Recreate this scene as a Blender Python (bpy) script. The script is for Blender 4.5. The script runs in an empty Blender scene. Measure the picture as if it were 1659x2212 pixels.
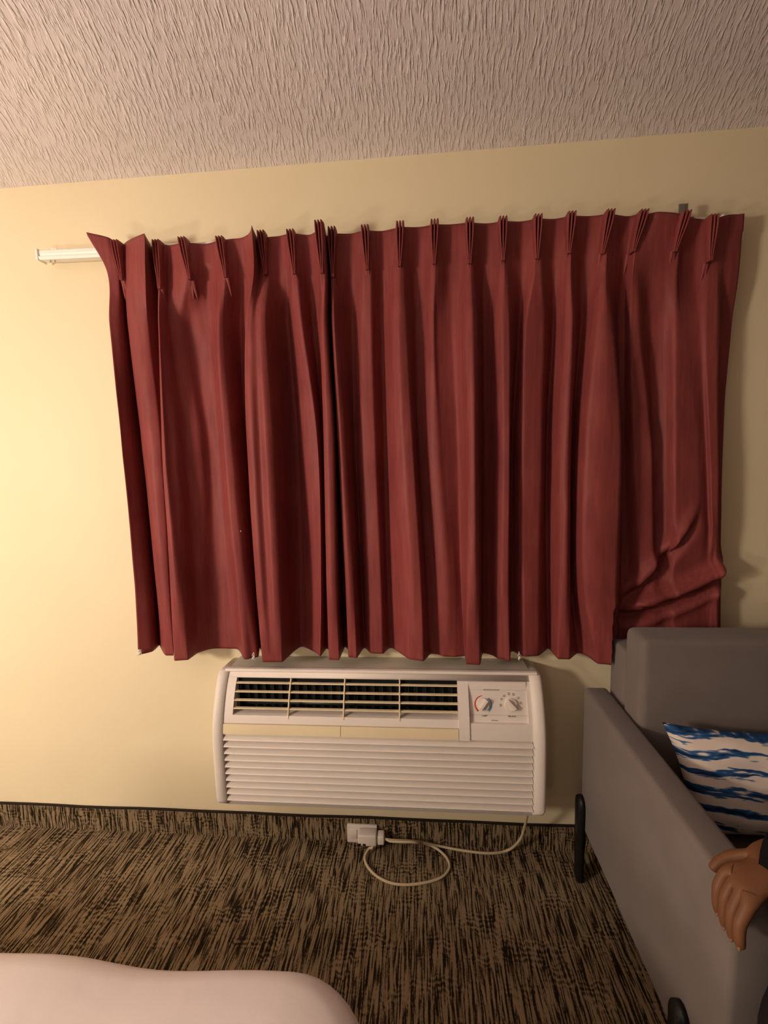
import bpy, bmesh, math, random
from mathutils import Vector, Matrix, noise as mnoise
random.seed(4)
S = bpy.context.scene
COL = S.collection

CURTAIN=[
[(-1.025,-0.110,0.786),(-1.010,-0.110,1.068),(-1.013,-0.107,1.551),(-1.025,-0.101,1.933),(-1.020,-0.100,2.094),(-1.066,-0.120,2.209)],
[(-0.990,-0.073,0.786),(-0.983,-0.073,1.058),(-1.002,-0.075,1.552),(-1.002,-0.078,1.938),(-0.988,-0.090,2.096),(-1.004,-0.100,2.197)],
[(-0.998,-0.020,0.786),(-0.990,-0.020,1.044),(-1.004,-0.030,1.554),(-1.007,-0.045,1.948),(-0.991,-0.060,2.108),(-0.989,-0.060,2.191)],
[(-0.919,-0.108,0.786),(-0.930,-0.108,1.067),(-0.932,-0.104,1.549),(-0.955,-0.099,1.930),(-0.950,-0.100,2.090),(-0.948,-0.090,2.188)],
[(-0.892,-0.107,0.786),(-0.883,-0.107,1.066),(-0.875,-0.104,1.547),(-0.891,-0.099,1.927),(-0.869,-0.135,2.072),(-0.856,-0.145,2.180)],
[(-0.925,-0.043,0.786),(-0.918,-0.043,1.050),(-0.903,-0.049,1.550),(-0.902,-0.059,1.939),(-0.891,-0.060,2.102),(-0.886,-0.050,2.178)],
[(-0.864,-0.148,0.786),(-0.854,-0.148,1.077),(-0.848,-0.139,1.545),(-0.838,-0.124,1.917),(-0.851,-0.090,2.088),(-0.859,-0.075,2.177)],
[(-0.820,-0.140,0.786),(-0.818,-0.140,1.075),(-0.828,-0.131,1.544),(-0.832,-0.119,1.918),(-0.838,-0.090,2.088),(-0.840,-0.080,2.175)],
[(-0.815,-0.089,0.786),(-0.807,-0.089,1.062),(-0.801,-0.089,1.546),(-0.827,-0.088,1.927),(-0.827,-0.070,2.095),(-0.814,-0.075,2.173)],
[(-0.804,-0.069,0.786),(-0.783,-0.069,1.056),(-0.762,-0.071,1.545),(-0.798,-0.075,1.929),(-0.754,-0.100,2.079),(-0.768,-0.085,2.173)],
[(-0.769,-0.044,0.786),(-0.755,-0.044,1.049),(-0.739,-0.050,1.546),(-0.771,-0.059,1.932),(-0.739,-0.100,2.078),(-0.749,-0.085,2.173)],
[(-0.691,-0.042,0.786),(-0.703,-0.042,1.049),(-0.709,-0.048,1.545),(-0.710,-0.058,1.930),(-0.700,-0.055,2.093),(-0.694,-0.065,2.175)],
[(-0.619,-0.131,0.786),(-0.629,-0.131,1.072),(-0.644,-0.124,1.540),(-0.646,-0.113,1.911),(-0.629,-0.100,2.072),(-0.642,-0.080,2.177)],
[(-0.580,-0.107,0.786),(-0.595,-0.107,1.065),(-0.614,-0.104,1.540),(-0.626,-0.099,1.914),(-0.612,-0.100,2.071),(-0.623,-0.080,2.177)],
[(-0.602,-0.036,0.786),(-0.620,-0.036,1.047),(-0.633,-0.043,1.543),(-0.609,-0.054,1.926),(-0.581,-0.070,2.081),(-0.578,-0.080,2.178)],
[(-0.549,-0.150,0.786),(-0.557,-0.150,1.077),(-0.559,-0.140,1.536),(-0.546,-0.125,1.903),(-0.514,-0.135,2.052),(-0.507,-0.150,2.179)],
[(-0.517,-0.150,0.786),(-0.517,-0.150,1.076),(-0.516,-0.140,1.535),(-0.514,-0.125,1.901),(-0.510,-0.085,2.071),(-0.519,-0.060,2.180)],
[(-0.483,-0.150,0.786),(-0.475,-0.150,1.076),(-0.474,-0.140,1.534),(-0.484,-0.125,1.900),(-0.484,-0.090,2.068),(-0.494,-0.070,2.181)],
[(-0.464,-0.053,0.786),(-0.468,-0.053,1.051),(-0.456,-0.058,1.537),(-0.460,-0.065,1.916),(-0.450,-0.065,2.075),(-0.451,-0.070,2.181)],
[(-0.447,-0.020,0.786),(-0.440,-0.020,1.042),(-0.431,-0.030,1.538),(-0.441,-0.045,1.920),(-0.426,-0.070,2.072),(-0.431,-0.075,2.181)],
[(-0.380,-0.075,0.786),(-0.376,-0.075,1.056),(-0.396,-0.076,1.535),(-0.407,-0.079,1.909),(-0.401,-0.100,2.059),(-0.411,-0.080,2.181)],
[(-0.362,-0.098,0.786),(-0.348,-0.098,1.062),(-0.341,-0.096,1.532),(-0.378,-0.093,1.904),(-0.386,-0.100,2.058),(-0.396,-0.080,2.181)],
[(-0.352,-0.034,0.786),(-0.351,-0.034,1.045),(-0.341,-0.042,1.535),(-0.354,-0.053,1.914),(-0.352,-0.070,2.068),(-0.352,-0.070,2.179)],
[(-0.325,-0.127,0.786),(-0.322,-0.127,1.070),(-0.313,-0.120,1.530),(-0.311,-0.111,1.895),(-0.293,-0.140,2.037),(-0.291,-0.155,2.177)],
[(-0.291,-0.129,0.786),(-0.287,-0.129,1.070),(-0.280,-0.123,1.529),(-0.291,-0.113,1.894),(-0.283,-0.130,2.041),(-0.284,-0.140,2.176)],
[(-0.288,-0.020,0.786),(-0.296,-0.020,1.042),(-0.293,-0.030,1.534),(-0.298,-0.045,1.914),(-0.294,-0.040,2.076),(-0.296,-0.040,2.176)],
[(-0.261,-0.106,0.786),(-0.264,-0.106,1.064),(-0.272,-0.103,1.530),(-0.279,-0.098,1.897),(-0.277,-0.100,2.052),(-0.281,-0.080,2.175)],
[(-0.233,-0.113,0.786),(-0.235,-0.113,1.066),(-0.248,-0.109,1.529),(-0.262,-0.102,1.895),(-0.262,-0.100,2.051),(-0.264,-0.080,2.174)],
[(-0.215,-0.027,0.786),(-0.220,-0.027,1.043),(-0.226,-0.036,1.532),(-0.222,-0.049,1.909),(-0.216,-0.070,2.060),(-0.215,-0.070,2.174)],
[(-0.185,-0.070,0.786),(-0.188,-0.070,1.054),(-0.192,-0.072,1.529),(-0.183,-0.076,1.899),(-0.170,-0.100,2.046),(-0.174,-0.080,2.175)],
[(-0.148,-0.073,0.786),(-0.148,-0.073,1.055),(-0.156,-0.075,1.528),(-0.157,-0.078,1.897),(-0.152,-0.100,2.045),(-0.156,-0.080,2.175)],
[(-0.119,-0.021,0.786),(-0.125,-0.021,1.041),(-0.125,-0.030,1.529),(-0.122,-0.045,1.905),(-0.115,-0.065,2.056),(-0.112,-0.070,2.176)],
[(-0.048,-0.116,0.786),(-0.059,-0.116,1.066),(-0.080,-0.111,1.524),(-0.082,-0.104,1.886),(-0.070,-0.100,2.040),(-0.061,-0.080,2.178)],
[(-0.005,-0.129,0.786),(-0.009,-0.129,1.069),(-0.029,-0.122,1.522),(-0.043,-0.112,1.882),(-0.047,-0.100,2.039),(-0.047,-0.080,2.179)],
[(0.025,-0.069,0.786),(0.012,-0.069,1.053),(-0.005,-0.071,1.524),(-0.001,-0.075,1.891),(0.000,-0.065,2.050),(0.001,-0.070,2.180)],
[(0.068,-0.091,0.786),(0.052,-0.091,1.059),(0.026,-0.090,1.522),(0.030,-0.089,1.885),(0.041,-0.100,2.034),(0.046,-0.080,2.180)],
[(0.099,-0.094,0.786),(0.102,-0.094,1.059),(0.071,-0.092,1.520),(0.056,-0.090,1.883),(0.059,-0.100,2.033),(0.060,-0.080,2.180)],
[(0.138,-0.085,0.786),(0.139,-0.085,1.057),(0.136,-0.085,1.519),(0.116,-0.085,1.882),(0.111,-0.075,2.040),(0.105,-0.075,2.179)],
[(0.137,-0.150,0.786),(0.141,-0.150,1.074),(0.148,-0.140,1.516),(0.141,-0.125,1.869),(0.150,-0.100,2.028),(0.156,-0.080,2.179)],
[(0.179,-0.150,0.786),(0.177,-0.150,1.074),(0.174,-0.140,1.515),(0.174,-0.125,1.868),(0.169,-0.100,2.027),(0.167,-0.080,2.178)],
[(0.204,-0.057,0.786),(0.214,-0.057,1.049),(0.222,-0.061,1.517),(0.218,-0.068,1.882),(0.216,-0.065,2.038),(0.215,-0.070,2.177)],
[(0.247,-0.097,0.786),(0.241,-0.097,1.060),(0.245,-0.095,1.515),(0.240,-0.093,1.874),(0.252,-0.100,2.022),(0.257,-0.080,2.176)],
[(0.281,-0.118,0.786),(0.275,-0.118,1.065),(0.277,-0.113,1.514),(0.275,-0.105,1.869),(0.270,-0.100,2.021),(0.268,-0.080,2.176)],
[(0.305,-0.039,0.786),(0.304,-0.039,1.044),(0.303,-0.046,1.516),(0.319,-0.056,1.880),(0.322,-0.065,2.032),(0.319,-0.070,2.176)],
[(0.341,-0.084,0.786),(0.334,-0.084,1.056),(0.330,-0.084,1.513),(0.334,-0.084,1.872),(0.355,-0.100,2.016),(0.363,-0.080,2.176)],
[(0.381,-0.079,0.786),(0.382,-0.079,1.055),(0.384,-0.080,1.512),(0.385,-0.081,1.870),(0.371,-0.100,2.015),(0.374,-0.080,2.176)],
[(0.435,-0.020,0.786),(0.427,-0.020,1.039),(0.420,-0.030,1.513),(0.431,-0.045,1.878),(0.421,-0.065,2.026),(0.420,-0.070,2.177)],
[(0.445,-0.107,0.786),(0.442,-0.107,1.062),(0.438,-0.103,1.509),(0.450,-0.098,1.862),(0.452,-0.100,2.011),(0.463,-0.080,2.178)],
[(0.478,-0.109,0.786),(0.473,-0.109,1.062),(0.468,-0.106,1.508),(0.476,-0.100,1.860),(0.466,-0.100,2.010),(0.472,-0.080,2.178)],
[(0.527,-0.053,0.786),(0.515,-0.053,1.047),(0.505,-0.058,1.510),(0.528,-0.065,1.868),(0.526,-0.060,2.022),(0.527,-0.070,2.178)],
[(0.561,-0.135,0.786),(0.505,-0.135,1.069),(0.503,-0.127,1.506),(0.531,-0.116,1.853),(0.553,-0.100,2.005),(0.572,-0.080,2.177)],
[(0.611,-0.147,0.786),(0.599,-0.147,1.072),(0.599,-0.138,1.503),(0.572,-0.123,1.849),(0.569,-0.100,2.004),(0.584,-0.080,2.176)],
[(0.656,-0.045,0.786),(0.662,-0.045,1.045),(0.648,-0.051,1.506),(0.625,-0.060,1.865),(0.632,-0.055,2.018),(0.632,-0.065,2.173)],
[(0.683,-0.050,0.786),(0.681,-0.050,1.046),(0.658,-0.055,1.505),(0.643,-0.063,1.863),(0.642,-0.055,2.017),(0.643,-0.065,2.172)],
[(0.723,-0.085,0.786),(0.709,-0.085,1.055),(0.671,-0.085,1.504),(0.648,-0.085,1.856),(0.643,-0.100,2.000),(0.669,-0.080,2.170)],
[(0.757,-0.090,0.786),(0.741,-0.090,1.056),(0.716,-0.089,1.502),(0.668,-0.088,1.855),(0.660,-0.095,2.001),(0.682,-0.080,2.168)],
[(0.812,-0.055,0.786),(0.791,-0.055,1.047),(0.753,-0.059,1.502),(0.736,-0.066,1.857),(0.714,-0.085,2.002),(0.717,-0.095,2.165)],
[(0.837,-0.090,0.786),(0.816,-0.090,1.056),(0.797,-0.089,1.500),(0.782,-0.088,1.849),(0.773,-0.090,1.996),(0.786,-0.085,2.158)],
[(0.898,-0.085,0.786),(0.894,-0.085,1.054),(0.858,-0.085,1.498),(0.803,-0.085,1.849),(0.788,-0.080,1.999),(0.807,-0.075,2.156)],
[(0.925,-0.075,0.786),(0.921,-0.075,1.052),(0.891,-0.076,1.498),(0.852,-0.079,1.848),(0.841,-0.060,2.004),(0.845,-0.070,2.149)],
[(0.948,-0.085,0.786),(0.932,-0.085,1.054),(0.899,-0.085,1.497),(0.872,-0.085,1.846),(0.876,-0.075,1.996),(0.871,-0.075,2.144)],
[(0.957,-0.085,0.786),(0.943,-0.085,1.054),(0.919,-0.085,1.496),(0.899,-0.085,1.844),(0.897,-0.075,1.995),(0.889,-0.070,2.148)],
[(0.994,-0.030,0.786),(0.983,-0.030,1.039),(0.955,-0.038,1.498),(0.938,-0.051,1.852),(0.930,-0.060,1.999),(0.923,-0.070,2.155)],
[(1.000,-0.030,0.786),(0.992,-0.030,1.039),(0.972,-0.038,1.497),(0.968,-0.051,1.851),(0.972,-0.055,1.999),(0.974,-0.060,2.159)]]
PLEATS=[((-0.986,2.181),(-0.974,2.070)),((-0.844,2.172),(-0.838,2.030)),((-0.755,2.172),(-0.738,2.057)),((-0.630,2.167),(-0.615,2.053)),((-0.496,2.179),(-0.488,2.060)),((-0.401,2.175),(-0.391,2.052)),((-0.303,2.175),(-0.296,2.035)),((-0.269,2.173),(-0.268,2.034)),((-0.165,2.173),(-0.159,2.052)),((-0.053,2.175),(-0.058,2.056)),((0.052,2.174),(0.049,2.057)),((0.160,2.172),(0.158,2.053)),((0.260,2.169),(0.258,2.054)),((0.365,2.170),(0.360,2.055)),((0.463,2.171),(0.455,2.066)),((0.573,2.169),(0.554,2.060)),((0.669,2.162),(0.643,2.061)),((0.789,2.151),(0.762,2.054)),((0.867,2.137),(0.864,2.022)),]
CAM=[984.31, [0.0, -1.59942, 1.45456], [0.99639, 0.08116, -0.0249], [0.01575, 0.11142, 0.99365], [-0.08342, 0.99045, -0.10974]]
CORD=[(-0.159, -0.065, 0.057), (-0.107, -0.07, 0.064), (-0.048, -0.07, 0.065), (0.003, -0.028, 0.02), (0.046, -0.041, 0.008), (0.074, -0.077, 0.006), (0.075, -0.115, 0.006), (0.041, -0.152, 0.006), (-0.031, -0.177, 0.006), (-0.106, -0.183, 0.006), (-0.165, -0.165, 0.006), (-0.21, -0.129, 0.008), (-0.23, -0.09, 0.012), (-0.218, -0.06, 0.02), (-0.189, -0.075, 0.054)]
CORD2=[(-0.187, -0.05, 0.035), (-0.143, -0.05, 0.052), (-0.04, -0.05, 0.05), (0.046, -0.02, 0.008), (0.14, -0.034, 0.006), (0.233, -0.039, 0.006), (0.299, -0.028, 0.012), (0.33, -0.07, 0.091), (0.341, -0.09, 0.154), (0.341, -0.11, 0.224)]


# ---------------------------------------------------------------- helpers
def link(o, parent=None):
    COL.objects.link(o)
    if parent is not None:
        o.parent = parent
    return o

def tag(o, label=None, cat=None, group=None, kind=None):
    if label: o['label'] = label
    if cat: o['category'] = cat
    if group: o['group'] = group
    if kind: o['kind'] = kind
    return o

def empty(name, loc, label, cat, group=None):
    o = bpy.data.objects.new(name, None)
    o.empty_display_size = 0.05
    o.location = loc
    link(o)
    return tag(o, label, cat, group)

def obj(name, bm, mat, parent=None, smooth=True, mods=()):
    me = bpy.data.meshes.new(name)
    bmesh.ops.recalc_face_normals(bm, faces=bm.faces)
    bm.to_mesh(me); bm.free()
    for p in me.polygons: p.use_smooth = smooth
    mats = mat if isinstance(mat, (list, tuple)) else [mat]
    for m in mats: me.materials.append(m)
    o = bpy.data.objects.new(name, me)
    link(o, parent)
    if parent is not None:       # shapes are given in room coordinates
        o.matrix_parent_inverse = Matrix.Translation(parent_world(parent)).inverted()
    return o

def parent_world(p):
    v = Vector((0, 0, 0))
    # only translated parents are used
    q = p
    if q.type == 'EMPTY' or q.parent is None:
        v = q.location.copy()
    return v

def add_box(bm, x0, x1, y0, y1, z0, z1, bev=0.0, seg=3):
    r = bmesh.ops.create_cube(bm, size=1.0)
    vs = r['verts']
    for v in vs:
        v.co = Vector(((x0+x1)/2 + v.co.x*(x1-x0), (y0+y1)/2 + v.co.y*(y1-y0), (z0+z1)/2 + v.co.z*(z1-z0)))
    if bev > 0:
        es = list({e for v in vs for e in v.link_edges})
        bmesh.ops.bevel(bm, geom=es, offset=bev, segments=seg, affect='EDGES', profile=0.5)
    return bm

def box(x0, x1, y0, y1, z0, z1, bev=0.0, seg=3):
    bm = bmesh.new()
    return add_box(bm, x0, x1, y0, y1, z0, z1, bev, seg)

def add_tube(bm, pts, r, n=10, cap=True):
    pts = [Vector(p) for p in pts]
    rs = r if isinstance(r, (list, tuple)) else [r]*len(pts)
    rings = []
    up = Vector((0, 0, 1))
    prev = None
    for i, p in enumerate(pts):
        t = (pts[min(i+1, len(pts)-1)] - pts[max(i-1, 0)]).normalized()
        if prev is None:
            a = t.cross(up)
            if a.length < .1: a = t.cross(Vector((0, 1, 0)))
            a.normalize()
        else:
            a = (prev - t*prev.dot(t)).normalized()
        prev = a
        b = t.cross(a)
        rings.append([bm.verts.new(p + rs[i]*(math.cos(k*2*math.pi/n)*a + math.sin(k*2*math.pi/n)*b)) for k in range(n)])
    for i in range(len(rings)-1):
        for k in range(n):
            bm.faces.new((rings[i][k], rings[i][(k+1) % n], rings[i+1][(k+1) % n], rings[i+1][k]))
    if cap:
        bm.faces.new(rings[0]); bm.faces.new(rings[-1])
    return bm

def catmull(pts, n=10):
    P = [Vector(p) for p in pts]; out = []
    for i in range(len(P)-1):
        p0 = P[max(i-1, 0)]; p1 = P[i]; p2 = P[i+1]; p3 = P[min(i+2, len(P)-1)]
        for k in range(n):
            t = k/n
            out.append(0.5*((2*p1) + (p2-p0)*t + (2*p0-5*p1+4*p2-p3)*t*t + (-p0+3*p1-3*p2+p3)*t**3))
    out.append(P[-1]); return out

def extrude_profile(bm, prof, x0, x1, closed=True):
    """prof: list of (y,z); solid between x0 and x1"""
    a = [bm.verts.new((x0, y, z)) for y, z in prof]
    b = [bm.verts.new((x1, y, z)) for y, z in prof]
    n = len(prof)
    for i in range(n if closed else n-1):
        j = (i+1) % n
        bm.faces.new((a[i], a[j], b[j], b[i]))
    if closed:
        bm.faces.new(a); bm.faces.new(list(reversed(b)))
    return bm

# ---------------------------------------------------------------- materials
def nodes(name):
    m = bpy.data.materials.new(name); m.use_nodes = True
    nt = m.node_tree; b = nt.nodes['Principled BSDF']
    return m, nt, b

def N(nt, typ, **kw):
    n = nt.nodes.new(typ)
    for k, v in kw.items():
        if k in n.inputs: n.inputs[k].default_value = v
        else: setattr(n, k, v)
    return n

def simple(name, col, rough=0.6, spec=0.4, noise=0.0, scale=8, bump=0.0, bscale=60, metallic=0.0, sheen=0.0, bdist=0.002):
    m, nt, b = nodes(name)
    b.inputs['Roughness'].default_value = rough
    b.inputs['Specular IOR Level'].default_value = spec
    b.inputs['Metallic'].default_value = metallic
    if sheen: b.inputs['Sheen Weight'].default_value = sheen
    tc = N(nt, 'ShaderNodeTexCoord')
    if noise > 0:
        n = N(nt, 'ShaderNodeTexNoise', Scale=scale, Detail=4.0)
        nt.links.new(tc.outputs['Object'], n.inputs['Vector'])
        r = N(nt, 'ShaderNodeValToRGB')
        r.color_ramp.elements[0].position = .3; r.color_ramp.elements[1].position = .7
        r.color_ramp.elements[0].color = [c*(1-noise) for c in col[:3]]+[1]
        r.color_ramp.elements[1].color = [min(1, c*(1+noise)) for c in col[:3]]+[1]
        nt.links.new(n.outputs['Fac'], r.inputs['Fac']); nt.links.new(r.outputs['Color'], b.inputs['Base Color'])
    else:
        b.inputs['Base Color'].default_value = (*col[:3], 1)
    if bump > 0:
        n2 = N(nt, 'ShaderNodeTexNoise', Scale=bscale, Detail=5.0)
        nt.links.new(tc.outputs['Object'], n2.inputs['Vector'])
        bp = N(nt, 'ShaderNodeBump', Strength=bump, Distance=bdist)
        nt.links.new(n2.outputs['Fac'], bp.inputs['Height']); nt.links.new(bp.outputs['Normal'], b.inputs['Normal'])
    return m

def ramp(nt, stops):
    r = N(nt, 'ShaderNodeValToRGB'); cr = r.color_ramp
    while len(cr.elements) < len(stops): cr.elements.new(.5)
    for e, (p, c) in zip(cr.elements, stops):
        e.position = p; e.color = (*c, 1)
    return r

def math_node(nt, op, a, b=None, c=None, clamp=False):
    n = nt.nodes.new('ShaderNodeMath'); n.operation = op; n.use_clamp = clamp
    for i, v in enumerate((a, b, c)):
        if v is None: continue
        if isinstance(v, (int, float)): n.inputs[i].default_value = v
        else: nt.links.new(v, n.inputs[i])
    return n.outputs[0]

def carpet(name, vertical=False):
    m, nt, b = nodes(name)
    tc = N(nt, 'ShaderNodeTexCoord'); sx = N(nt, 'ShaderNodeSeparateXYZ')
    nt.links.new(tc.outputs['Object'], sx.inputs[0])
    across = sx.outputs['X']; along = sx.outputs['Z'] if vertical else sx.outputs['Y']
    def tex(fa, fl, det=2.0, off=0.0, rough=.5):
        c = nt.nodes.new('ShaderNodeCombineXYZ')
        nt.links.new(math_node(nt, 'MULTIPLY_ADD', across, fa, off), c.inputs[0])
        nt.links.new(math_node(nt, 'MULTIPLY', along, fl), c.inputs[1])
        n = N(nt, 'ShaderNodeTexNoise', Scale=1.0, Detail=det, Roughness=rough)
        nt.links.new(c.outputs[0], n.inputs['Vector']); return n.outputs['Fac']
    fr = 520.0 if not vertical else 430.0
    ph = tex(34, 5.5 if not vertical else 9, 2.0, 0)
    sn = math_node(nt, 'SINE', math_node(nt, 'MULTIPLY_ADD', ph, 34.0, math_node(nt, 'MULTIPLY', across, fr)))
    thick = tex(150, 9, 2.0, 31)
    stripe = math_node(nt, 'MULTIPLY_ADD', sn, .075, thick)
    fine = tex(330, 150, 2.0, 7)
    ph2 = tex(40, 22, 1.0, 17)
    sn2 = math_node(nt, 'SINE', math_node(nt, 'MULTIPLY_ADD', ph2, 14.0, math_node(nt, 'MULTIPLY', along, 400.0)))
    blocks = tex(7, 12, 2.0, 13)
    mask = nt.nodes.new('ShaderNodeMapRange'); mask.inputs[1].default_value = .47; mask.inputs[2].default_value = .60
    nt.links.new(blocks, mask.inputs[0])
    v = math_node(nt, 'MULTIPLY_ADD', math_node(nt, 'MULTIPLY', sn2, mask.outputs[0]), .065, stripe)
    v = math_node(nt, 'MULTIPLY_ADD', math_node(nt, 'SUBTRACT', fine, .5), .26, v)
    b2 = tex(3, 2.5, 2.0, 21)
    v = math_node(nt, 'MULTIPLY_ADD', math_node(nt, 'SUBTRACT', b2, .5), .10, v)
    r = ramp(nt, [(.37, (.016, .011, .006)), (.45, (.058, .038, .019)), (.50, (.165, .116, .068)), (.60, (.26, .19, .115))])
    nt.links.new(v, r.inputs['Fac']); nt.links.new(r.outputs['Color'], b.inputs['Base Color'])
    b.inputs['Roughness'].default_value = .95; b.inputs['Specular IOR Level'].default_value = .1
    bp = N(nt, 'ShaderNodeBump', Strength=.7, Distance=.004)
    nt.links.new(v, bp.inputs['Height']); nt.links.new(bp.outputs['Normal'], b.inputs['Normal'])
    return m

def ceiling_mat():
    m, nt, b = nodes('textured_ceiling_paint')
    tc = N(nt, 'ShaderNodeTexCoord'); sx = N(nt, 'ShaderNodeSeparateXYZ')
    nt.links.new(tc.outputs['Object'], sx.inputs[0])
    # the trowel strokes fan out slightly
    e = math_node(nt, 'EXPONENT', math_node(nt, 'MULTIPLY', sx.outputs['Y'], -.4))
    u = math_node(nt, 'MULTIPLY', sx.outputs['X'], e)
    wv = N(nt, 'ShaderNodeTexNoise', Scale=7.0, Detail=2.0)
    nt.links.new(tc.outputs['Object'], wv.inputs['Vector'])
    u = math_node(nt, 'MULTIPLY_ADD', wv.outputs['Fac'], .022, u)
    def tex(fa, fl, det, off):
        c = nt.nodes.new('ShaderNodeCombineXYZ')
        nt.links.new(math_node(nt, 'MULTIPLY_ADD', u, fa, off), c.inputs[0])
        nt.links.new(math_node(nt, 'MULTIPLY', sx.outputs['Y'], fl), c.inputs[1])
        n = N(nt, 'ShaderNodeTexNoise', Scale=1.0, Detail=det, Roughness=.55)
        nt.links.new(c.outputs[0], n.inputs['Vector']); return n.outputs['Fac']
    h = tex(125, 17, 3.0, 0)
    h2 = tex(300, 60, 2.0, 5)
    hm = nt.nodes.new('ShaderNodeMapRange'); hm.inputs[1].default_value = .44; hm.inputs[2].default_value = .74
    hm.interpolation_type = 'SMOOTHSTEP'
    nt.links.new(h, hm.inputs[0])
    hh = math_node(nt, 'MULTIPLY_ADD', h2, .22, hm.outputs[0])
    bp = N(nt, 'ShaderNodeBump', Strength=CEIL_BUMP, Distance=.0042)
    nt.links.new(hh, bp.inputs['Height']); nt.links.new(bp.outputs['Normal'], b.inputs['Normal'])
    n3 = N(nt, 'ShaderNodeTexNoise', Scale=2.2, Detail=3.0)
    nt.links.new(tc.outputs['Object'], n3.inputs['Vector'])
    r = ramp(nt, [(.35, CEIL_A), (.65, CEIL_B)])
    nt.links.new(n3.outputs['Fac'], r.inputs['Fac']); nt.links.new(r.outputs['Color'], b.inputs['Base Color'])
    b.inputs['Roughness'].default_value = .85; b.inputs['Specular IOR Level'].default_value = .2
    return m

def wall_mat():
    m, nt, b = nodes('cream_wall_paint')
    tc = N(nt, 'ShaderNodeTexCoord')
    n3 = N(nt, 'ShaderNodeTexNoise', Scale=1.6, Detail=3.0)
    nt.links.new(tc.outputs['Object'], n3.inputs['Vector'])
    r = ramp(nt, [(.35, WALL_A), (.65, WALL_B)])
    nt.links.new(n3.outputs['Fac'], r.inputs['Fac']); nt.links.new(r.outputs['Color'], b.inputs['Base Color'])
    b.inputs['Roughness'].default_value = .62; b.inputs['Specular IOR Level'].default_value = .3
    n = N(nt, 'ShaderNodeTexNoise', Scale=45.0, Detail=6.0)
    nt.links.new(tc.outputs['Object'], n.inputs['Vector'])
    bp = N(nt, 'ShaderNodeBump', Strength=.18, Distance=.002)
    nt.links.new(n.outputs['Fac'], bp.inputs['Height']); nt.links.new(bp.outputs['Normal'], b.inputs['Normal'])
    return m

def curtain_mat():
    m, nt, b = nodes('maroon_sateen')
    tc = N(nt, 'ShaderNodeTexCoord')
    mp = N(nt, 'ShaderNodeMapping'); mp.inputs['Scale'].default_value = (90, 90, 8)
    nt.links.new(tc.outputs['Object'], mp.inputs['Vector'])
    n = N(nt, 'ShaderNodeTexNoise', Scale=1.0, Detail=4.0)
    nt.links.new(mp.outputs['Vector'], n.inputs['Vector'])
    n2 = N(nt, 'ShaderNodeTexNoise', Scale=5.0, Detail=3.0)
    nt.links.new(tc.outputs['Object'], n2.inputs['Vector'])
    f = math_node(nt, 'ADD', math_node(nt, 'MULTIPLY', n.outputs['Fac'], .5), math_node(nt, 'MULTIPLY', n2.outputs['Fac'], .5))
    r = ramp(nt, [(.38, CURT_A), (.62, CURT_B)])
    nt.links.new(f, r.inputs['Fac']); nt.links.new(r.outputs['Color'], b.inputs['Base Color'])
    b.inputs['Roughness'].default_value = .52; b.inputs['Specular IOR Level'].default_value = .16
    b.inputs['Sheen Weight'].default_value = .0
    b.inputs['Sheen Tint'].default_value = (.75, .3, .28, 1)
    n4 = N(nt, 'ShaderNodeTexNoise', Scale=13.0, Detail=5.0, Distortion=.6)
    mp2 = N(nt, 'ShaderNodeMapping'); mp2.inputs['Scale'].default_value = (1, 1, .45)
    nt.links.new(tc.outputs['Object'], mp2.inputs['Vector']); nt.links.new(mp2.outputs['Vector'], n4.inputs['Vector'])
    bp = N(nt, 'ShaderNodeBump', Strength=.42, Distance=.007)
    nt.links.new(n4.outputs['Fac'], bp.inputs['Height']); nt.links.new(bp.outputs['Normal'], b.inputs['Normal'])
    return m

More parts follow.
